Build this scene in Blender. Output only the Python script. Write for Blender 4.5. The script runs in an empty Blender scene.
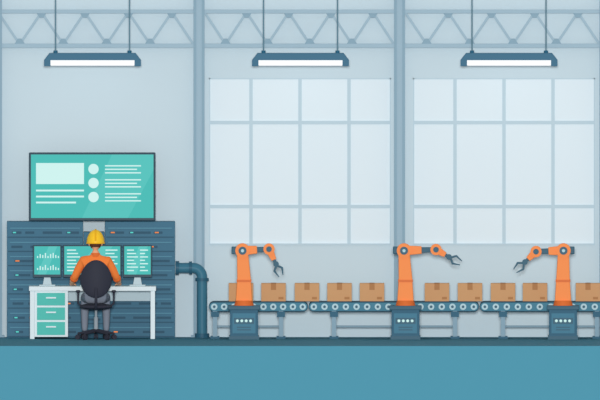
import bpy, bmesh, math, random
from mathutils import Vector, Matrix
random.seed(4)
K=70.0
TH=math.asin(0.0257)
def X(p): return (p-300)/K
def Z(p,y=0.0): return ((337-p)/K - y*math.sin(TH))/math.cos(TH)
def lin(c):
    c=c/255.0
    return c/12.92 if c<=0.04045 else ((c+0.055)/1.055)**2.4
MATS={}
def mat(name,rgb,rough=0.6,emit=0.0,noise=0.0,metal=0.0):
    if name in MATS: return MATS[name]
    m=bpy.data.materials.new(name); m.use_nodes=True
    nt=m.node_tree; b=nt.nodes['Principled BSDF']
    col=(lin(rgb[0]),lin(rgb[1]),lin(rgb[2]),1)
    b.inputs['Base Color'].default_value=col
    b.inputs['Roughness'].default_value=rough
    b.inputs['Specular IOR Level'].default_value=0.1
    b.inputs['Metallic'].default_value=metal
    if emit>0:
        b.inputs['Base Color'].default_value=(0.0,0.0,0.0,1)
        b.inputs['Specular IOR Level'].default_value=0.0
        b.inputs['Emission Color'].default_value=col
        b.inputs['Emission Strength'].default_value=emit
    if noise>0:
        n=nt.nodes.new('ShaderNodeTexNoise'); n.inputs['Scale'].default_value=3.0
        g=nt.nodes.new('ShaderNodeTexCoord'); nt.links.new(g.outputs['Object'],n.inputs['Vector'])
        mx=nt.nodes.new('ShaderNodeMix'); mx.data_type='RGBA'
        mx.inputs['A'].default_value=tuple(v*(1-noise) for v in col[:3])+(1,)
        mx.inputs['B'].default_value=tuple(min(1,v*(1+noise)) for v in col[:3])+(1,)
        nt.links.new(n.outputs['Fac'],mx.inputs['Factor'])
        nt.links.new(mx.outputs['Result'],b.inputs['Base Color'])
    MATS[name]=m; return m

WALL=mat('wall_paint',(196,214,222),0.8,noise=0.006)
STEEL=mat('steel_paint',(158,184,198),0.6)
STEEL2=mat('steel_paint_dark',(138,167,183),0.6)
WFRAME=mat('window_frame_paint',(186,207,217),0.6)
FLOORT=mat('floor_top',(74,134,154),0.8,noise=0.02)
FLOORF=mat('floor_edge_paint',(78,147,169),0.8,noise=0.01)
NAVY=mat('lamp_housing',(42,100,128),0.4)
DARK=mat('dark_bezel',(42,68,82),0.4)
TEALS=mat('screen_teal',(80,190,184),0.3,emit=1.0)
TEALG=mat('screen_glare_teal',(98,200,194),0.3,emit=1.0)  # paler teal for the glare drawn on the monitors
TEALW=mat('screen_white',(208,244,240),0.3,emit=1.0)
DIFF=mat('lamp_diffuser',(250,253,255),0.3,emit=1.05)
RACK=mat('rack_blue',(62,110,134),0.5)
RACKD=mat('rack_slot',(44,84,106),0.5)
RACKL=mat('rack_trim',(86,140,162),0.5)
LEDO=mat('led_orange',(240,140,80),0.4,emit=1.0)
LEDT=mat('led_teal',(96,214,204),0.4,emit=1.0)
WHITE=mat('desk_white',(222,234,238),0.5)
WHITE2=mat('desk_grey',(186,205,212),0.5)
DRAW=mat('drawer_teal',(82,190,178),0.5)
PIPE=mat('pipe_teal',(62,116,138),0.4)
PIPED=mat('pipe_flange',(48,94,116),0.4)
ORNG=mat('robot_orange',(248,142,74),0.45)
ORNGD=mat('robot_orange_dark',(222,112,54),0.45)
RDARK=mat('robot_dark',(46,92,112),0.4)
CAB=mat('cabinet_blue',(44,96,120),0.45)
CABL=mat('cabinet_panel',(62,120,144),0.45)
BELT=mat('belt_frame',(70,128,150),0.5)
BELTD=mat('belt_rubber',(44,78,94),0.6)
ROLL=mat('roller_metal',(176,206,214),0.4)
CARD=mat('cardboard',(204,156,112),0.8,noise=0.02)
CARDD=mat('cardboard_tape',(176,126,84),0.7)
SKIN=mat('skin',(238,178,140),0.6)
VEST=mat('vest_orange',(246,132,62),0.7)
TROU=mat('trousers_grey',(128,136,150),0.8)
SHOE=mat('shoe_leather',(60,56,62),0.5)
HAIR=mat('hair_brown',(92,56,40),0.7)
HELM=mat('helmet_yellow',(252,200,48),0.35)
CHB=mat('chair_black',(52,54,66),0.6)
CHM=mat('chair_metal',(150,160,168),0.35)
EYEW=mat('eye_white',(245,245,245),0.3)
EYEB=mat('eye_pupil',(40,30,25),0.3)
LIP=mat('lip',(196,110,96),0.5)
CORD=mat('cord_grey',(96,132,148),0.5)

def empty(name,loc):
    e=bpy.data.objects.new(name,None); e.location=loc
    e.empty_display_size=0.1
    bpy.context.scene.collection.objects.link(e); return e
def add(name,me,parent=None,smooth=False):
    ob=bpy.data.objects.new(name,me)
    bpy.context.scene.collection.objects.link(ob)
    if parent:
        ob.parent=parent; ob.matrix_parent_inverse=Matrix.Translation(-Vector(parent.location))
    if smooth:
        for p in me.polygons: p.use_smooth=True
    return ob
def fin(bm,name,m,parent,smooth=False):
    bmesh.ops.recalc_face_normals(bm,faces=bm.faces[:])
    me=bpy.data.meshes.new(name); bm.to_mesh(me); bm.free()
    me.materials.append(m)
    return add(name,me,parent,smooth)
def _box(bm,x0,x1,y0,y1,z0,z1,bev=0.0):
    r=bmesh.ops.create_cube(bm,size=1.0)
    for v in r['verts']:
        v.co=Vector(((x0+x1)/2+v.co.x*abs(x1-x0),(y0+y1)/2+v.co.y*abs(y1-y0),(z0+z1)/2+v.co.z*abs(z1-z0)))
    if bev>0:
        es=list({e for v in r['verts'] for e in v.link_edges})
        bmesh.ops.bevel(bm,geom=es,offset=bev,segments=2,affect='EDGES',profile=0.5)
def box(name,x0,x1,y0,y1,z0,z1,m,parent=None,bev=0.0):
    bm=bmesh.new(); _box(bm,x0,x1,y0,y1,z0,z1,bev); return fin(bm,name,m,parent)
def boxes(name,lst,m,parent=None,bev=0.0):
    bm=bmesh.new()
    for b in lst: _box(bm,*b,bev)
    return fin(bm,name,m,parent)
def _cyl(bm,p1,p2,r,r2=None,seg=28):
    p1=Vector(p1);p2=Vector(p2);d=p2-p1
    q=Vector((0,0,1)).rotation_difference(d.normalized()).to_matrix().to_4x4()
    M=Matrix.Translation((p1+p2)/2)@q
    bmesh.ops.create_cone(bm,cap_ends=True,segments=seg,radius1=r,radius2=r if r2 is None else r2,depth=d.length,matrix=M)
def cyl(name,p1,p2,r,m,parent=None,r2=None,seg=28):
    bm=bmesh.new(); _cyl(bm,p1,p2,r,r2,seg); return fin(bm,name,m,parent)
def cyls(name,lst,m,parent=None,seg=20):
    bm=bmesh.new()
    for a in lst: _cyl(bm,a[0],a[1],a[2],seg=seg)
    return fin(bm,name,m,parent)
def prism(name,pts,y0,y1,m,parent=None,bev=0.0):
    bm=bmesh.new()
    vs=[bm.verts.new((p[0],y0,p[1])) for p in pts]
    f=bm.faces.new(vs)
    r=bmesh.ops.extrude_face_region(bm,geom=[f])
    for v in [g for g in r['geom'] if isinstance(g,bmesh.types.BMVert)]: v.co.y=y1
    if bev>0: bmesh.ops.bevel(bm,geom=bm.edges[:],offset=bev,segments=2,affect='EDGES',profile=0.5)
    return fin(bm,name,m,parent)
def ell(name,c,s,m,parent=None,fn=None,u=32,v=20,keep=None):
    bm=bmesh.new(); bmesh.ops.create_uvsphere(bm,u_segments=u,v_segments=v,radius=1)
    if keep:
        dl=[w for w in bm.verts if not keep(w.co)]
        bmesh.ops.delete(bm,geom=dl,context='VERTS')
    for w in bm.verts:
        co=w.co.copy()
        if fn: co=fn(co)
        w.co=Vector((c[0]+co.x*s[0],c[1]+co.y*s[1],c[2]+co.z*s[2]))
    return fin(bm,name,m,parent,True)
def bar(bm,a,b,w,y0,y1):
    a=Vector(a);b=Vector(b);d=(b-a).normalized();n=Vector((-d.y,d.x))*w/2
    pts=[a+n,b+n,b-n,a-n]
    vs=[bm.verts.new((p.x,y0,p.y)) for p in pts]; f=bm.faces.new(vs)
    r=bmesh.ops.extrude_face_region(bm,geom=[f])
    for v in [g for g in r['geom'] if isinstance(g,bmesh.types.BMVert)]: v.co.y=y1
def tube(name,pts,r,m,parent=None,res=8):
    cu=bpy.data.curves.new(name,'CURVE'); cu.dimensions='3D'; cu.bevel_depth=r; cu.bevel_resolution=6; cu.use_fill_caps=True
    s=cu.splines.new('POLY'); s.points.add(len(pts)-1)
    for i,p in enumerate(pts): s.points[i].co=(*p,1)
    o=bpy.data.objects.new('tmp',cu); bpy.context.scene.collection.objects.link(o)
    dg=bpy.context.evaluated_depsgraph_get(); dg.update()
    me=bpy.data.meshes.new_from_object(o.evaluated_get(dg)); bpy.data.objects.remove(o)
    me.name=name; me.materials.clear(); me.materials.append(m)
    return add(name,me,parent,True)

# ---------------- room shell ----------------
XL,XR=X(-160),X(760)
ZT=Z(-40)
WT=0.25
wins=[(209,391),(413,595)]
WY0,WY1=78,245
lst=[(XL,XR,0,WT,0,Z(WY1)),(XL,XR,0,WT,Z(WY0),ZT)]
xs=[-160,209,391,413,595,760]
for a,b in ((xs[0],xs[1]),(xs[2],xs[3]),(xs[4],xs[5])): lst.append((X(a),X(b),0,WT,Z(WY1),Z(WY0)))
boxes('wall_back',lst,WALL)
bm=bmesh.new(); _box(bm,XL,XR,-5.0,WT,-1.6,0.0)
fl=fin(bm,'floor',FLOORT,None); fl.data.materials.append(FLOORF)
for p in fl.data.polygons:
    if p.normal.z<0.5: p.material_index=1

# windows
gm=bpy.data.materials.new('window_glass'); gm.use_nodes=True
nt=gm.node_tree; nt.nodes.clear()
o=nt.nodes.new('ShaderNodeOutputMaterial'); t=nt.nodes.new('ShaderNodeBsdfTransparent'); g=nt.nodes.new('ShaderNodeBsdfDiffuse'); mx=nt.nodes.new('ShaderNodeMixShader')
t.inputs['Color'].default_value=(0.97,0.99,1,1); g.inputs['Color'].default_value=(lin(227),lin(240),lin(246),1); mx.inputs['Fac'].default_value=0.93
nt.links.new(t.outputs[0],mx.inputs[1]); nt.links.new(g.outputs[0],mx.inputs[2]); nt.links.new(mx.outputs[0],o.inputs[0])
for i,(a,b) in enumerate(wins):
    w=empty('window_%d'%(i+1),(X((a+b)/2),0.05,Z(160)))
    mid=(a+b)/2
    vb=[]; hw=1.7
    for c in (mid-49,mid,mid+49): vb.append((X(c-hw),X(c+hw),0.004,0.08,Z(WY1-1),Z(WY0+1)))
    for r in (122.5,206.5): vb.append((X(a+1),X(b-1),0.006,0.075,Z(r+hw),Z(r-hw)))
    boxes('mullions',vb,WFRAME,w)
    fr=[(X(a),X(a+1.2),0.002,0.1,Z(WY1),Z(WY0)),(X(b-1.2),X(b),0.002,0.1,Z(WY1),Z(WY0)),(X(a),X(b),0.002,0.1,Z(WY0+1.2),Z(WY0)),(X(a),X(b),-0.02,0.1,Z(WY1),Z(WY1-1.5))]
    boxes('frame',fr,WFRAME,w)
    box('glass_pane',X(a),X(b),0.02,0.03,Z(WY1),Z(WY0),gm,w)

# columns
for c in (-3.5,199,399.5,605):
    e=empty('steel_column',(X(c),-0.08,0))
    boxes('flanges',[(X(c-5.5),X(c-2.8),-0.16,0,0,ZT),(X(c+2.8),X(c+5.5),-0.16,0,0,ZT)],STEEL2,e)
    box('web',X(c-3),X(c+3),-0.13,0,0,ZT,STEEL,e)
    box('base_plate',X(c-8),X(c+8),-0.19,0,0,0.03,STEEL2,e)
# trusses
spans=[(-2,193.5),(204.5,394),(405,599.5)]
for a,b in spans:
    e=empty('roof_truss',(X((a+b)/2),-0.1,Z(28)))
    boxes('chords',[(X(a),X(b),-0.14,-0.06,Z(13),Z(9.5)),(X(a),X(b),-0.14,-0.06,Z(47.5),Z(43.5))],STEEL,e)
    bm=bmesh.new(); n=9; st=(b-a)/n
    for i in range(n):
        ya,yb=(44,12) if i%2 else (12,44)
        bar(bm,(X(a+i*st),Z(ya)),(X(a+(i+1)*st),Z(yb)),2.4/K,-0.125,-0.075)
    fin(bm,'diagonals',STEEL,e)
    bm=bmesh.new()
    for i in range(1,n):
        zc=12.5 if (i%2==0) else 43.5
        s=-1 if zc>20 else 1
        vs=[(X(a+i*st-5),Z(zc)),(X(a+i*st+5),Z(zc)),(X(a+i*st+2),Z(zc+s*5)),(X(a+i*st-2),Z(zc+s*5))]
        v=[bm.verts.new((p[0],-0.13,p[1])) for p in vs]; f=bm.faces.new(v)
        r=bmesh.ops.extrude_face_region(bm,geom=[f])
        for q in [g for g in r['geom'] if isinstance(g,bmesh.types.BMVert)]: q.co.y=-0.07
    fin(bm,'gusset_plates',STEEL2,e)
LY=-0.6
e=empty('ceiling_beam',(0,LY,Z(-22)))
box('beam',XL,XR,LY-0.06,LY+0.06,Z(-20,LY),Z(-30,LY),STEEL,e)
boxes('brackets',[(X(c-3),X(c+3),LY+0.05,0.0,Z(-22),Z(-29)) for c in (-3.5,199,399.5,605)],STEEL2,e)
for c in (92.5,300.5,509):
    e=empty('pendant_lamp',(X(c),LY,Z(60,LY)))
    zz=lambda p: Z(p,LY)
    pts=[(X(c-43),zz(53)),(X(c+43),zz(53)),(X(c+48.5),zz(60)),(X(c+48.5),zz(66)),(X(c+42),zz(66)),(X(c+42),zz(60)),(X(c-42),zz(60)),(X(c-42),zz(66)),(X(c-48.5),zz(66)),(X(c-48.5),zz(60))]
    prism('housing',pts,LY-0.12,LY+0.12,NAVY,e)
    box('diffuser',X(c-42),X(c+42),LY-0.115,LY+0.115,zz(65.5),zz(59.5),DIFF,e,0.01)
    cyls('cords',[((X(c+d),LY,zz(54)),(X(c+d),LY,zz(-24)),0.009) for d in (-37,37)],CORD,e)
    cyls('cord_caps',[((X(c+d),LY,zz(54)),(X(c+d),LY,zz(50.5)),0.03) for d in (-37,37)],NAVY,e)

# ---------------- wall television ----------------
TY=-0.46
e=empty('wall_display',(X(92),TY,Z(187)))
zt=lambda p: Z(p,TY)
box('bezel',X(29),X(155.5),TY,TY+0.08,zt(221),zt(152.5),DARK,e,0.012)
box('screen',X(31),X(153.5),TY-0.006,TY+0.01,zt(218),zt(154.5),TEALS,e)
def para(name,pts,y,m,par,zf):
    return prism(name,[(X(p[0]),zf(p[1])) for p in pts],y,y+0.003,m,par)
para('screen_glare',[(112,154.5),(153.5,154.5),(153.5,170),(128,218),(82,218)],TY-0.009,mat('screen_glare_mid',(92,197,191),0.3,emit=1.0),e,zt)  # glare across the display, drawn in as a lighter emissive shape
ct=[]
ct.append((X(36),X(84),TY-0.016,TY-0.006,zt(184),zt(163)))
for p in (190.5,196.5,202.5): ct.append((X(36),X(84 if p<200 else 76),TY-0.016,TY-0.006,zt(p+0.9),zt(p-0.9)))
for c in (169,183,197):
    for k,l in ((-3.2,36),(0.3,32),(3.8,36)):
        ct.append((X(105),X(105+l),TY-0.016,TY-0.006,zt(c+k+0.65),zt(c+k-0.65)))
boxes('screen_text_blocks',ct,TEALW,e)
cyls('screen_dots',[((X(93.5),TY-0.016,zt(c)),(X(93.5),TY-0.004,zt(c)),5.2/K) for c in (169,183,197)],TEALW,e,32)
boxes('wall_mount',[(X(70),X(115),TY+0.08,0,zt(200),zt(170))],DARK,e)

# ---------------- server racks ----------------
RY0,RY1=-0.42,-0.04
def rack(a,b,top):
    e=empty('server_rack',(X((a+b)/2),-0.23,0))
    zr=lambda p: Z(p,RY0)
    box('housing',X(a),X(b),RY0,RY1,0,zr(top),RACK,e,0.008)
    rows=8; h=(337-top-2)/rows
    seams=[];slots=[];lo=[];lt=[];tr=[]
    for i in range(rows):
        y=top+2+i*h
        seams.append((X(a+1),X(b-1),RY0-0.006,RY0+0.01,max(0.01,zr(y+h)),max(0.02,zr(y+h-1.1))))
        tr.append((X(a+3),X(b-3),RY0-0.012,RY0+0.01,zr(y+h*0.36),zr(y+h*0.36-0.9)))
        x=a+4+random.random()*4
        while x<b-14:
            l=8+random.random()*14; l=min(l,b-4-x)
            slots.append((X(x),X(x+l),RY0-0.01,RY0+0.01,zr(y+h*0.72),zr(y+h*0.56)))
            q=random.random()
            if q<0.25: lo.append((X(x+1),X(x+5),RY0-0.016,RY0,zr(y+h*0.68),zr(y+h*0.59)))
            elif q<0.4: lt.append((X(x+1),X(x+4),RY0-0.016,RY0,zr(y+h*0.68),zr(y+h*0.59)))
            x+=l+3+random.random()*6
    boxes('seams',seams,RACKD,e); boxes('slots',slots,RACKD,e); boxes('rails',tr,RACKL,e)
    if lo: boxes('status_lights_orange',lo,LEDO,e)
    if lt: boxes('status_lights_teal',lt,LEDT,e)
rack(7,83,221.5); rack(105,175,221.5); rack(83.6,104.4,232)

# ---------------- pipe ----------------
PY=-0.31
e=empty('industrial_pipe',(X(200),PY,0))
pz=lambda p: Z(p,PY)
pts=[(X(175.6),PY,pz(268))]
R=9
for i in range(0,11):
    t=math.pi/2*i/10
    pts.append((X(202-R+R*math.sin(t)),PY,pz(268+R-R*math.cos(t))))
pts.append((X(202),PY,0.0))
tube('pipe',pts,5.2/K,PIPE,e)
cyls('flanges',[((X(175.6),PY,pz(268)),(X(179),PY,pz(268)),7/K),((X(189),PY,pz(268)),(X(192),PY,pz(268)),6.6/K),
 ((X(202),PY,pz(281)),(X(202),PY,pz(278)),6.8/K),((X(202),PY,0.06),(X(202),PY,0),7.2/K)],PIPED,e,32)

# ---------------- desk ----------------
D0,D1=-1.15,-0.55
e=empty('desk',(X(92),-0.85,0))
dz=lambda p: Z(p,D0)
DT=dz(286.5)
box('top',X(29),X(156),D0,D1,dz(291),DT,WHITE,e,0.006)
box('side_left',X(30),X(34.5),D0+0.02,D1-0.02,0,dz(291),WHITE,e,0.004)
box('side_right',X(150.5),X(155),D0+0.02,D1-0.02,0,dz(291),WHITE,e,0.004)
box('drawer_carcass',X(34.5),X(68),D0+0.03,D1-0.02,0.03,dz(291),WHITE,e,0.004)
boxes('drawer_fronts',[(X(37),X(65),D0+0.015,D0+0.04,dz(q),dz(p)) for p,q in ((293,305.5),(307.5,320),(322,335))],DRAW,e,0.004)
boxes('drawer_handles',[(X(46),X(56),D0-0.005,D0+0.02,dz(p+2),dz(p+0.6)) for p in (296.5,311,325.5)],WHITE,e)
box('back_rail',X(68),X(150.5),D1-0.06,D1-0.03,dz(302),dz(291),WHITE2,e)

# ---------------- monitors ----------------
MY=-0.85
mz=lambda p: Z(p,MY)
def monitor(a,b,kind):
    c=(a+b)/2
    e=empty('computer_monitor',(X(c),MY,DT))
    box('bezel',X(a),X(b),MY,MY+0.04,mz(277.5),mz(245),DARK,e,0.006)
    box('screen',X(a+1.3),X(b-1.3),MY-0.004,MY+0.01,mz(274.5),mz(246.3),TEALS,e)
    prism('screen_glare',[(X(a+(b-a)*.55),mz(246.3)),(X(a+(b-a)*.85),mz(246.3)),(X(a+(b-a)*.45),mz(274.5)),(X(a+(b-a)*.15),mz(274.5))],MY-0.006,MY-0.003,TEALG,e)  # diagonal screen glare painted as a paler glowing strip
    L=[]
    if kind=='wave':
        for k in range(2):
            for j in range(9):
                h=[2,4,3,5,2,4,5,3,2][j]
                x0=a+4+j*2.6
                yb=258 if k==0 else 270
                L.append((X(x0),X(x0+1.2),MY-0.01,MY-0.004,mz(yb),mz(yb-h)))
    elif kind=='table':
        for j in range(7):
            y=250+j*3.4
            L.append((X(a+4),X(a+11+(j%3)*2),MY-0.01,MY-0.004,mz(y+0.7),mz(y-0.5)))
            L.append((X(a+17),X(b-4-(j%2)*3),MY-0.01,MY-0.004,mz(y+0.7),mz(y-0.5)))
    else:
        for j in range(7):
            y=250+j*3.4
            L.append((X(a+4),X(a+13+(j%3)*2),MY-0.01,MY-0.004,mz(y+0.7),mz(y-0.5)))
            L.append((X(b-16),X(b-4-(j%2)*3),MY-0.01,MY-0.004,mz(y+0.7),mz(y-0.5)))
    boxes('screen_text_lines',L,TEALW,e)
    prism('stand_neck',[(X(c-3),mz(277)),(X(c+3),mz(277)),(X(c+4.5),DT+0.01),(X(c-4.5),DT+0.01)],MY+0.01,MY+0.05,WHITE2,e)
    box('stand_foot',X(c-8),X(c+8),MY-0.07,MY+0.1,DT,DT+0.02,WHITE2,e,0.004)
monitor(33,61.5,'wave'); monitor(63,121.5,'wide'); monitor(123,152,'table')
e=empty('keyboard',(X(94.5),-1.0,DT))
box('body',X(80),X(109),-1.05,-0.93,DT,DT+0.018,WHITE2,e,0.004)
boxes('keys',[(X(81+i*2.3),X(82.8+i*2.3),-1.045+r*0.028,-1.025+r*0.028,DT+0.018,DT+0.026) for i in range(12) for r in range(4)],WHITE,e)

# ---------------- office chair ----------------
CX=X(96); CY=-1.42
e=empty('office_chair',(CX,CY,0))
bm=bmesh.new()
for i in range(5):
    a=math.radians(90+72*i)
    d=Vector((math.cos(a),math.sin(a),0))
    _cyl(bm,Vector((CX,CY,0.13)),Vector((CX,CY,0.085))+d*0.27,0.028,0.016,12)
fin(bm,'star_base',CHB,e)
cs=[]
for i in range(5):
    a=math.radians(90+72*i); d=Vector((math.cos(a),math.sin(a),0)); n=Vector((-d.y,d.x,0))
    p=Vector((CX,CY,0.035))+d*0.27
    cs+= [(p-n*0.028,p-n*0.006,0.035),(p+n*0.006,p+n*0.028,0.035)]
    cs.append((p,p+Vector((0,0,0.055)),0.009))
cyls('casters',cs,CHB,e)
cyl('gas_lift',(CX,CY,0.12),(CX,CY,0.32),0.03,CHM,e)
cyl('gas_lift_piston',(CX,CY,0.3),(CX,CY,0.46),0.018,CHM,e)
ell('seat',(CX,CY+0.02,0.47),(0.235,0.235,0.045),CHB,e,fn=lambda c: Vector((math.copysign(abs(c.x)**0.7,c.x),math.copysign(abs(c.y)**0.7,c.y),c.z)))
BY=CY-0.235
zb=lambda p: Z(p,BY)
zc=(zb(260)+zb(298))/2; hh=(zb(260)-zb(298))/2
def bk(c):
    w=1.0-0.10*c.z
    if c.z<0: w=1.0+0.02*c.z
    return Vector((c.x*w,c.y+0.9*c.x*c.x,c.z))
ell('backrest',(CX,BY,zc),(16/K,0.045,hh),CHB,e,fn=bk)
tube('back_strut',[(CX,CY-0.02,0.44),(CX,CY-0.2,0.44),(CX,BY-0.05,0.5),(CX,BY-0.06,0.6),(CX,BY-0.03,0.75)],0.02,CHB,e)
for s in (-1,1):
    tube('armrest_post',[(CX+s*0.2,CY,0.47),(CX+s*0.255,CY,0.52),(CX+s*0.255,CY,0.68)],0.014,CHB,e)
    box('armrest_pad',CX+s*0.255-0.03,CX+s*0.255+0.03,CY-0.12,CY+0.12,0.675,0.705,CHB,e,0.01)

# ---------------- worker ----------------
WX=X(95.5)
wk=empty('seated_worker',(WX,CY,0.5))
def skinmesh(verts,edges,radii,root,sub=2):
    me=bpy.data.meshes.new('sk'); me.from_pydata(verts,edges,[])
    ob=bpy.data.objects.new('sk',me); bpy.context.scene.collection.objects.link(ob)
    m=ob.modifiers.new('Skin','SKIN'); m.use_smooth_shade=True
    sd=ob.modifiers.new('Sub','SUBSURF'); sd.levels=sub; sd.render_levels=sub
    for i,v in enumerate(me.skin_vertices[0].data):
        r=radii[i]; v.radius=(r,r) if not isinstance(r,tuple) else r
        v.use_root=(i==root)
    dg=bpy.context.evaluated_depsgraph_get(); dg.update()
    out=bpy.data.meshes.new_from_object(ob.evaluated_get(dg))
    bpy.data.objects.remove(ob)
    return out
V=[];E=[];Rr=[];tag=[]
def jv(p,r,par=None,t=''):
    V.append((WX+p[0],p[1],p[2])); Rr.append(r)
    if par is not None: E.append((par,len(V)-1)); tag.append(t)
    return len(V)-1
pel=jv((0,-1.42,0.635),(0.16,0.13))
s1=jv((0,-1.44,0.80),(0.15,0.115),pel,'torso')
s2=jv((0,-1.44,0.97),(0.175,0.125),s1,'torso')
s3=jv((0,-1.43,1.11),(0.15,0.10),s2,'torso')
n1=jv((0,-1.415,1.20),0.058,s3,'torso')
n2=jv((0,-1.40,1.30),0.052,n1,'neck')
elb={}
for s in (-1,1):
    sh=jv((s*0.175,-1.42,1.125),0.075,s3,'sleeve')
    ua=jv((s*0.235,-1.40,1.02),0.068,sh,'sleeve')
    el=jv((s*0.30,-1.37,0.885),0.055,ua,'sleeve')
    fa=jv((s*0.325,-1.25,0.83),0.047,el,'fore')
    wr=jv((s*0.335,-1.12,0.80),0.031,fa,'fore')
    pm=jv((s*0.335,-1.065,0.79),(0.036,0.02),wr,'fore')
    pe=jv((s*0.333,-1.025,0.785),(0.034,0.017),pm,'fore')
    elb[s]=(s*0.333,-1.025,0.785)
for s in (-1,1):
    hp=jv((s*0.09,-1.40,0.605),0.1,pel,'leg')
    th=jv((s*0.13,-1.18,0.60),0.085,hp,'leg')
    kn=jv((s*0.15,-0.985,0.585),0.066,th,'leg')
    cf=jv((s*0.155,-1.02,0.38),0.06,kn,'leg')
    an=jv((s*0.155,-1.09,0.10),0.042,cf,'leg')
bodym=skinmesh(V,E,Rr,pel)
bodym.name='body'
bodym.materials.clear()
for m in (VEST,SKIN,TROU): bodym.materials.append(m)
def segd(p,a,b):
    a=Vector(a);b=Vector(b);t=max(0,min(1,(p-a).dot(b-a)/(b-a).length_squared)); return (p-(a+(b-a)*t)).length
for p in bodym.polygons:
    c=p.center; best=None
    for (a,b),t in zip(E,tag):
        ra=Rr[a][0] if isinstance(Rr[a],tuple) else Rr[a]
        d=segd(c,V[a],V[b])/ra
        if best is None or d<best[0]: best=(d,t)
    t=best[1]
    if t in('torso','sleeve'):
        p.material_index=0
        if c.z<0.70: p.material_index=2
    elif t=='leg': p.material_index=2
    else: p.material_index=1
    if c.z>1.215: p.material_index=1
add('body',bodym,wk,True)
for s in (-1,1):
    px,py,pz_=elb[s]
    for k,(off,L) in enumerate(((-0.027,0.062),(-0.009,0.074),(0.009,0.078),(0.026,0.07))):
        xo=px-s*off*1.0
        vs=[(WX+xo,py-0.02,pz_+0.002),(WX+xo,py+0.015,pz_+0.006),(WX+xo,py+0.015+L*0.4,pz_+0.002),(WX+xo,py+0.015+L*0.72,pz_-0.010),(WX+xo,py+0.015+L*0.9,pz_-0.022)]
        fm=skinmesh(vs,[(i,i+1) for i in range(4)],[0.0085,0.009,0.0085,0.0078,0.0065],0)
        fm.materials.clear(); fm.materials.append(SKIN); add('finger_%d'%(k+1),fm,wk,True)
    vs=[(WX+px-s*0.015,py-0.045,pz_),(WX+px-s*0.038,py-0.02,pz_-0.006),(WX+px-s*0.05,py+0.008,pz_-0.014),(WX+px-s*0.052,py+0.03,pz_-0.02)]
    fm=skinmesh(vs,[(0,1),(1,2),(2,3)],[0.012,0.011,0.0095,0.0075],0)
    fm.materials.clear(); fm.materials.append(SKIN); add('thumb',fm,wk,True)
    a=Vector((WX+s*0.303,-1.355,0.877)); b=Vector((WX+s*0.31,-1.325,0.862))
    cyl('cuff',a,b,0.056,ORNGD,wk)
    ell('shoe',(WX+s*0.157,-1.03,0.041),(0.052,0.14,0.075),SHOE,wk,fn=lambda c: Vector((c.x*(1-0.12*abs(c.y)),c.y,max(c.z,-0.52)*(1-0.4*max(0,c.y)))))
HX,HY,HZ=WX,-1.385,1.385
def hd(c):
    x,y,z=c
    if z<0:
        x*=1+0.28*z; y*=1+0.12*z
        if y>0: y*=1.03
    g=math.exp(-((x/0.16)**2+((z+0.16)/0.2)**2))
    if y>0: y+=0.2*g
    for sx in(-0.38,0.38):
        g=math.exp(-(((x-sx)/0.18)**2+((z-0.05)/0.13)**2))
        if y>0: y-=0.09*g
    g=math.exp(-((x/0.3)**2+((z+0.85)/0.2)**2))
    if y>0: y+=0.1*g
    return Vector((x,y,z))
ell('head',(HX,HY,HZ),(0.084,0.1,0.122),SKIN,wk,fn=hd,u=48,v=32)
for s in (-1,1):
    ell('eye',(HX+s*0.031,HY+0.083,HZ+0.004),(0.013,0.011,0.009),EYEW,wk,u=16,v=12)
    ell('iris',(HX+s*0.031,HY+0.0925,HZ+0.003),(0.005,0.003,0.006),EYEB,wk,u=12,v=8)
    ell('eyebrow',(HX+s*0.031,HY+0.091,HZ+0.024),(0.018,0.006,0.004),HAIR,wk,u=12,v=8)
    ell('ear',(HX+s*0.089,HY-0.005,HZ-0.014),(0.014,0.024,0.034),SKIN,wk,u=16,v=12)
ell('mouth',(HX,HY+0.093,HZ-0.062),(0.022,0.007,0.006),LIP,wk,u=16,v=8)
ell('hair',(HX,HY-0.012,HZ+0.004),(0.091,0.108,0.126),HAIR,wk,keep=lambda c: (c.y<0.1 and c.z>-0.8-0.3*c.y) or c.z>0.55,u=40,v=28,fn=lambda c: Vector((c.x*(1+0.16*min(0,c.z)),c.y,c.z)))
hz=Z(243,HY)
ht=Z(229.5,HY)
ell('helmet_shell',(HX,HY-0.002,hz),(0.128,0.145,ht-hz),HELM,wk,keep=lambda c: c.z>-0.02,u=40,v=28)
bm=bmesh.new(); bmesh.ops.create_cone(bm,cap_ends=True,segments=40,radius1=1,radius2=0.96,depth=0.016)
for v in bm.verts:
    yy=v.co.y*0.155
    if v.co.y>0: yy*=1.28
    v.co=Vector((HX+v.co.x*0.138,HY+yy,hz+v.co.z))
HELM2=mat('helmet_brim_yellow',(240,180,36),0.35)
fin(bm,'helmet_brim',HELM2,wk)
pp=[]
for i in range(33):
    a=math.pi*(0.05+0.9*i/32)
    pp.append((HX,HY-0.002+math.cos(a)*0.144,hz+math.sin(a)*(ht-hz)))
tube('helmet_ridge',pp,0.011,HELM2,wk)
cyl('collar',(WX,-1.42,1.175),(WX,-1.412,1.232),0.078,ORNGD,wk,r2=0.066)

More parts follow.
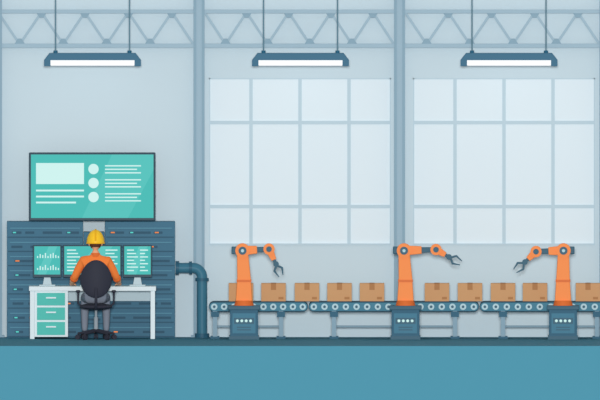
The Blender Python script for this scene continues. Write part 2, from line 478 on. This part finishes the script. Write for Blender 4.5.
# ---------------- conveyor ----------------
C0,C1=-0.95,-0.5
cz=lambda p: Z(p,C0)
BT=cz(301.5); BB=cz(312)
def conveyor(a,b,legs):
    e=empty('conveyor_belt',(X((a+b)/2),(C0+C1)/2,0))
    r=(BT-BB)/2; zc=(BT+BB)/2
    def stad(a,b,r,n=10):
        xa=X(a)+r; xb=X(b)-r; pts=[]
        for i in range(n+1):
            t=math.pi/2+math.pi*i/n; pts.append((xa+r*math.cos(t),zc+r*math.sin(t)))
        for i in range(n+1):
            t=-math.pi/2+math.pi*i/n; pts.append((xb+r*math.cos(t),zc+r*math.sin(t)))
        return pts
    prism('belt',stad(a,b,r),C0+0.03,C1-0.03,BELTD,e)
    prism('side_frame_front',stad(a+0.6,b-0.6,r-0.016),C0,C0+0.03,BELT,e)
    prism('side_frame_back',stad(a+0.6,b-0.6,r-0.016),C1-0.03,C1,BELT,e)
    n=int((b-a)/11); st=(b-a-10.5)/n
    cyls('roller_caps',[((X(a+5.25+i*st),C0-0.012,zc),(X(a+5.25+i*st),C1+0.012,zc),3.2/K) for i in range(n+1)],ROLL,e)
    cyls('roller_axles',[((X(a+5.25+i*st),C0-0.018,zc),(X(a+5.25+i*st),C1+0.018,zc),1.4/K) for i in range(n+1)],RDARK,e,12)
    L=[];F=[];G=[]
    for l in legs:
        for y in (C0+0.01,C1-0.05):
            L.append((X(l-2.2),X(l+2.2),y,y+0.04,0.03,BB+0.02))
            F.append((X(l-4.5),X(l+4.5),y-0.02,y+0.06,0,0.03))
            G.append((X(l-4),X(l+4),y-0.008,y+0.045,cz(317),cz(311.5)))
        L.append((X(l-1.3),X(l+1.3),C0+0.03,C1-0.03,0.14,0.18))
    boxes('legs',L,STEEL2,e); boxes('leg_feet',F,CAB,e); boxes('leg_brackets',G,CAB,e)
    if len(legs)>1:
        boxes('long_brace',[(X(legs[0]),X(legs[-1]),C1-0.04,C1-0.02,0.15,0.18)],STEEL2,e)
conveyor(209,308,(215,281)); conveyor(308.6,479,(334,455)); conveyor(479.6,655,(503,597,648))

def carton(c):
    y0,y1=-0.87,-0.58; h=(BT+18.0/K)
    e=empty('cardboard_box',(X(c),-0.72,BT))
    box('carton',X(c-12.3),X(c+12.3),y0,y1,BT,h,CARD,e,0.004)
    boxes('tape',[(X(c-2.6),X(c+2.6),y0-0.003,y0+0.01,h-6.5/K,h),(X(c-2.6),X(c+2.6),y0-0.003,y1+0.003,h-0.002,h+0.003)],CARDD,e)
    boxes('label',[(X(c+5),X(c+10),y0-0.003,y0+0.005,BT+2/K,BT+4.5/K)],CARDD,e)
for c in (241,273.5,307,339.5,372,437,470,503,535,588,620): carton(c)

# ---------------- robot arms ----------------
RY=-1.22
rz=lambda p: Z(p,RY)
def P(p,y=RY): return Vector((X(p[0]),y,Z(p[1],RY)))
def link(name,a,b,w0,w1,y0,y1,m,e,bev=0.004):
    A=Vector((X(a[0]),rz(a[1])));B=Vector((X(b[0]),rz(b[1])))
    d=(B-A).normalized(); n=Vector((-d.y,d.x))
    w0/=2*K; w1/=2*K
    prism(name,[tuple(A+n*w0),tuple(B+n*w1),tuple(B-n*w1),tuple(A-n*w0)],y0,y1,m,e,bev)
def disc(name,c,r,y0,y1,m,e): cyl(name,P(c,y0),P(c,y1),r/K,m,e,seg=40)
def robot(xc,sh,el,wr,tip):
    e=empty('robot_arm',(X(xc),RY,0))
    cy0,cy1=-1.4,-1.0
    box('cabinet',X(xc-14),X(xc+14),cy0,cy1,0.03,rz(309),CAB,e,0.006)
    box('cabinet_plinth',X(xc-15),X(xc+15),cy0-0.01,cy1,0,0.05,RDARK,e)
    box('cabinet_top',X(xc-16),X(xc+16),cy0-0.02,cy1,rz(309.5),rz(305.5),RDARK,e,0.006)
    box('cabinet_panel',X(xc-11.5),X(xc+11.5),cy0-0.008,cy0+0.01,rz(333),rz(313),CABL,e)
    box('panel_strip',X(xc-10),X(xc+10),cy0-0.012,cy0,rz(323.5),rz(317.5),RDARK,e)
    cyls('indicator_lamps',[((X(xc+d),cy0-0.02,rz(320.5)),(X(xc+d),cy0,rz(320.5)),1.4/K) for d in (-6.6,-2.2,2.2,6.6)],TEALW,e)
    boxes('vent_slots',[(X(xc-7),X(xc+7),cy0-0.012,cy0,rz(327.4+k*2.6),rz(326.4+k*2.6)) for k in range(2)],RDARK,e)
    cyl('turntable',(X(xc),RY,rz(306)),(X(xc),RY,rz(300.5)),10.0/K,ORNGD,e,r2=8.5/K,seg=40)
    s=1 if el[0]>sh[0] else -1
    prism('trunk',[(X(xc-8.2),rz(301)),(X(xc+8.2),rz(301)),(X(xc+6.8),rz(278)),(X(sh[0]+5.6),rz(252)),(X(sh[0]-5.6),rz(252)),(X(xc-6.8),rz(278))],RY-0.08,RY+0.08,ORNG,e,0.01)
    box('trunk_band',X(xc-7.4),X(xc+7.4),RY-0.086,RY+0.086,rz(282),rz(279.5),ORNGD,e)
    disc('shoulder_joint',sh,7.2,RY-0.1,RY+0.1,ORNG,e)
    disc('shoulder_hub',sh,4.0,RY-0.115,RY+0.115,RDARK,e)
    disc('shoulder_cap',sh,1.6,RY-0.125,RY+0.125,ROLL,e)
    box('motor_housing',X(sh[0]-s*11),X(sh[0]-s*4),RY-0.05,RY+0.05,rz(sh[1]+3.5),rz(sh[1]-4),RDARK,e,0.01)
    v=Vector(el)-Vector(sh)
    q=lambda t: (sh[0]+v.x*t,sh[1]+v.y*t)
    link('upper_arm',q(0.1),q(0.55),9.5,7.5,RY-0.06,RY+0.06,ORNG,e,0.008)
    link('upper_arm_sleeve',q(0.45),q(0.9),5.6,5.0,RY-0.045,RY+0.045,RDARK,e,0.006)
    disc('elbow_joint',el,5.6,RY-0.075,RY+0.075,ORNG,e)
    disc('elbow_hub',el,2.8,RY-0.09,RY+0.09,RDARK,e)
    v2=Vector(wr)-Vector(el)
    q2=lambda t:(el[0]+v2.x*t,el[1]+v2.y*t)
    link('forearm',q2(0.2),q2(0.72),7.4,5.0,RY-0.045,RY+0.045,ORNG,e,0.006)
    link('forearm_tip',q2(0.6),q2(1.0),3.6,3.0,RY-0.03,RY+0.03,RDARK,e,0.004)
    disc('wrist_joint',wr,2.8,RY-0.045,RY+0.045,RDARK,e)
    d=(Vector(tip)-Vector(wr)).normalized(); n=Vector((-d.y,d.x)); W=Vector(wr)
    L=(Vector(tip)-W).length
    for k in (-1,1):
        a=W+d*1.5; b=W+d*(L*0.45)+n*k*4.2; c=W+d*L+n*k*2.2
        link('claw_base',tuple(a),tuple(b),2.2,2.0,RY-0.02,RY+0.02,RDARK,e,0.002)
        link('claw_tip',tuple(b-(c-b).normalized()*0.6),tuple(c),2.0,0.9,RY-0.018,RY+0.018,RDARK,e,0.002)
robot(244,(242.5,250.5),(269,249),(276,264),(281,276))
robot(405.5,(404,250.5),(436,249.5),(449,257),(461,263))
robot(563,(563.5,250.5),(536,251.5),(525,262),(515,271))

# ---------------- light ----------------
w=bpy.data.worlds.new('World'); bpy.context.scene.world=w; w.use_nodes=True
bg=w.node_tree.nodes['Background']
bg.inputs['Color'].default_value=(0.97,0.985,1.0,1); bg.inputs['Strength'].default_value=0.42
s=bpy.data.lights.new('sun','SUN'); s.energy=2.05; s.angle=math.radians(4); s.color=(1,0.99,0.985)
so=bpy.data.objects.new('sun',s); so.rotation_euler=(math.radians(87),0,0); so.location=(0,-12,4)
bpy.context.scene.collection.objects.link(so)
# ---------------- camera ----------------
cam=bpy.data.cameras.new('camera'); cam.type='ORTHO'; cam.ortho_scale=600/K; cam.clip_end=100
co=bpy.data.objects.new('camera',cam)
up=Vector((0,math.sin(TH),math.cos(TH))); fw=Vector((0,math.cos(TH),-math.sin(TH)))
co.location=up*(137/K)-fw*15
co.rotation_euler=(math.pi/2-TH,0,0)
bpy.context.scene.collection.objects.link(co)
bpy.context.scene.camera=co
vs=bpy.context.scene.view_settings
vs.view_transform='Standard'; vs.look='None'; vs.exposure=0; vs.gamma=1
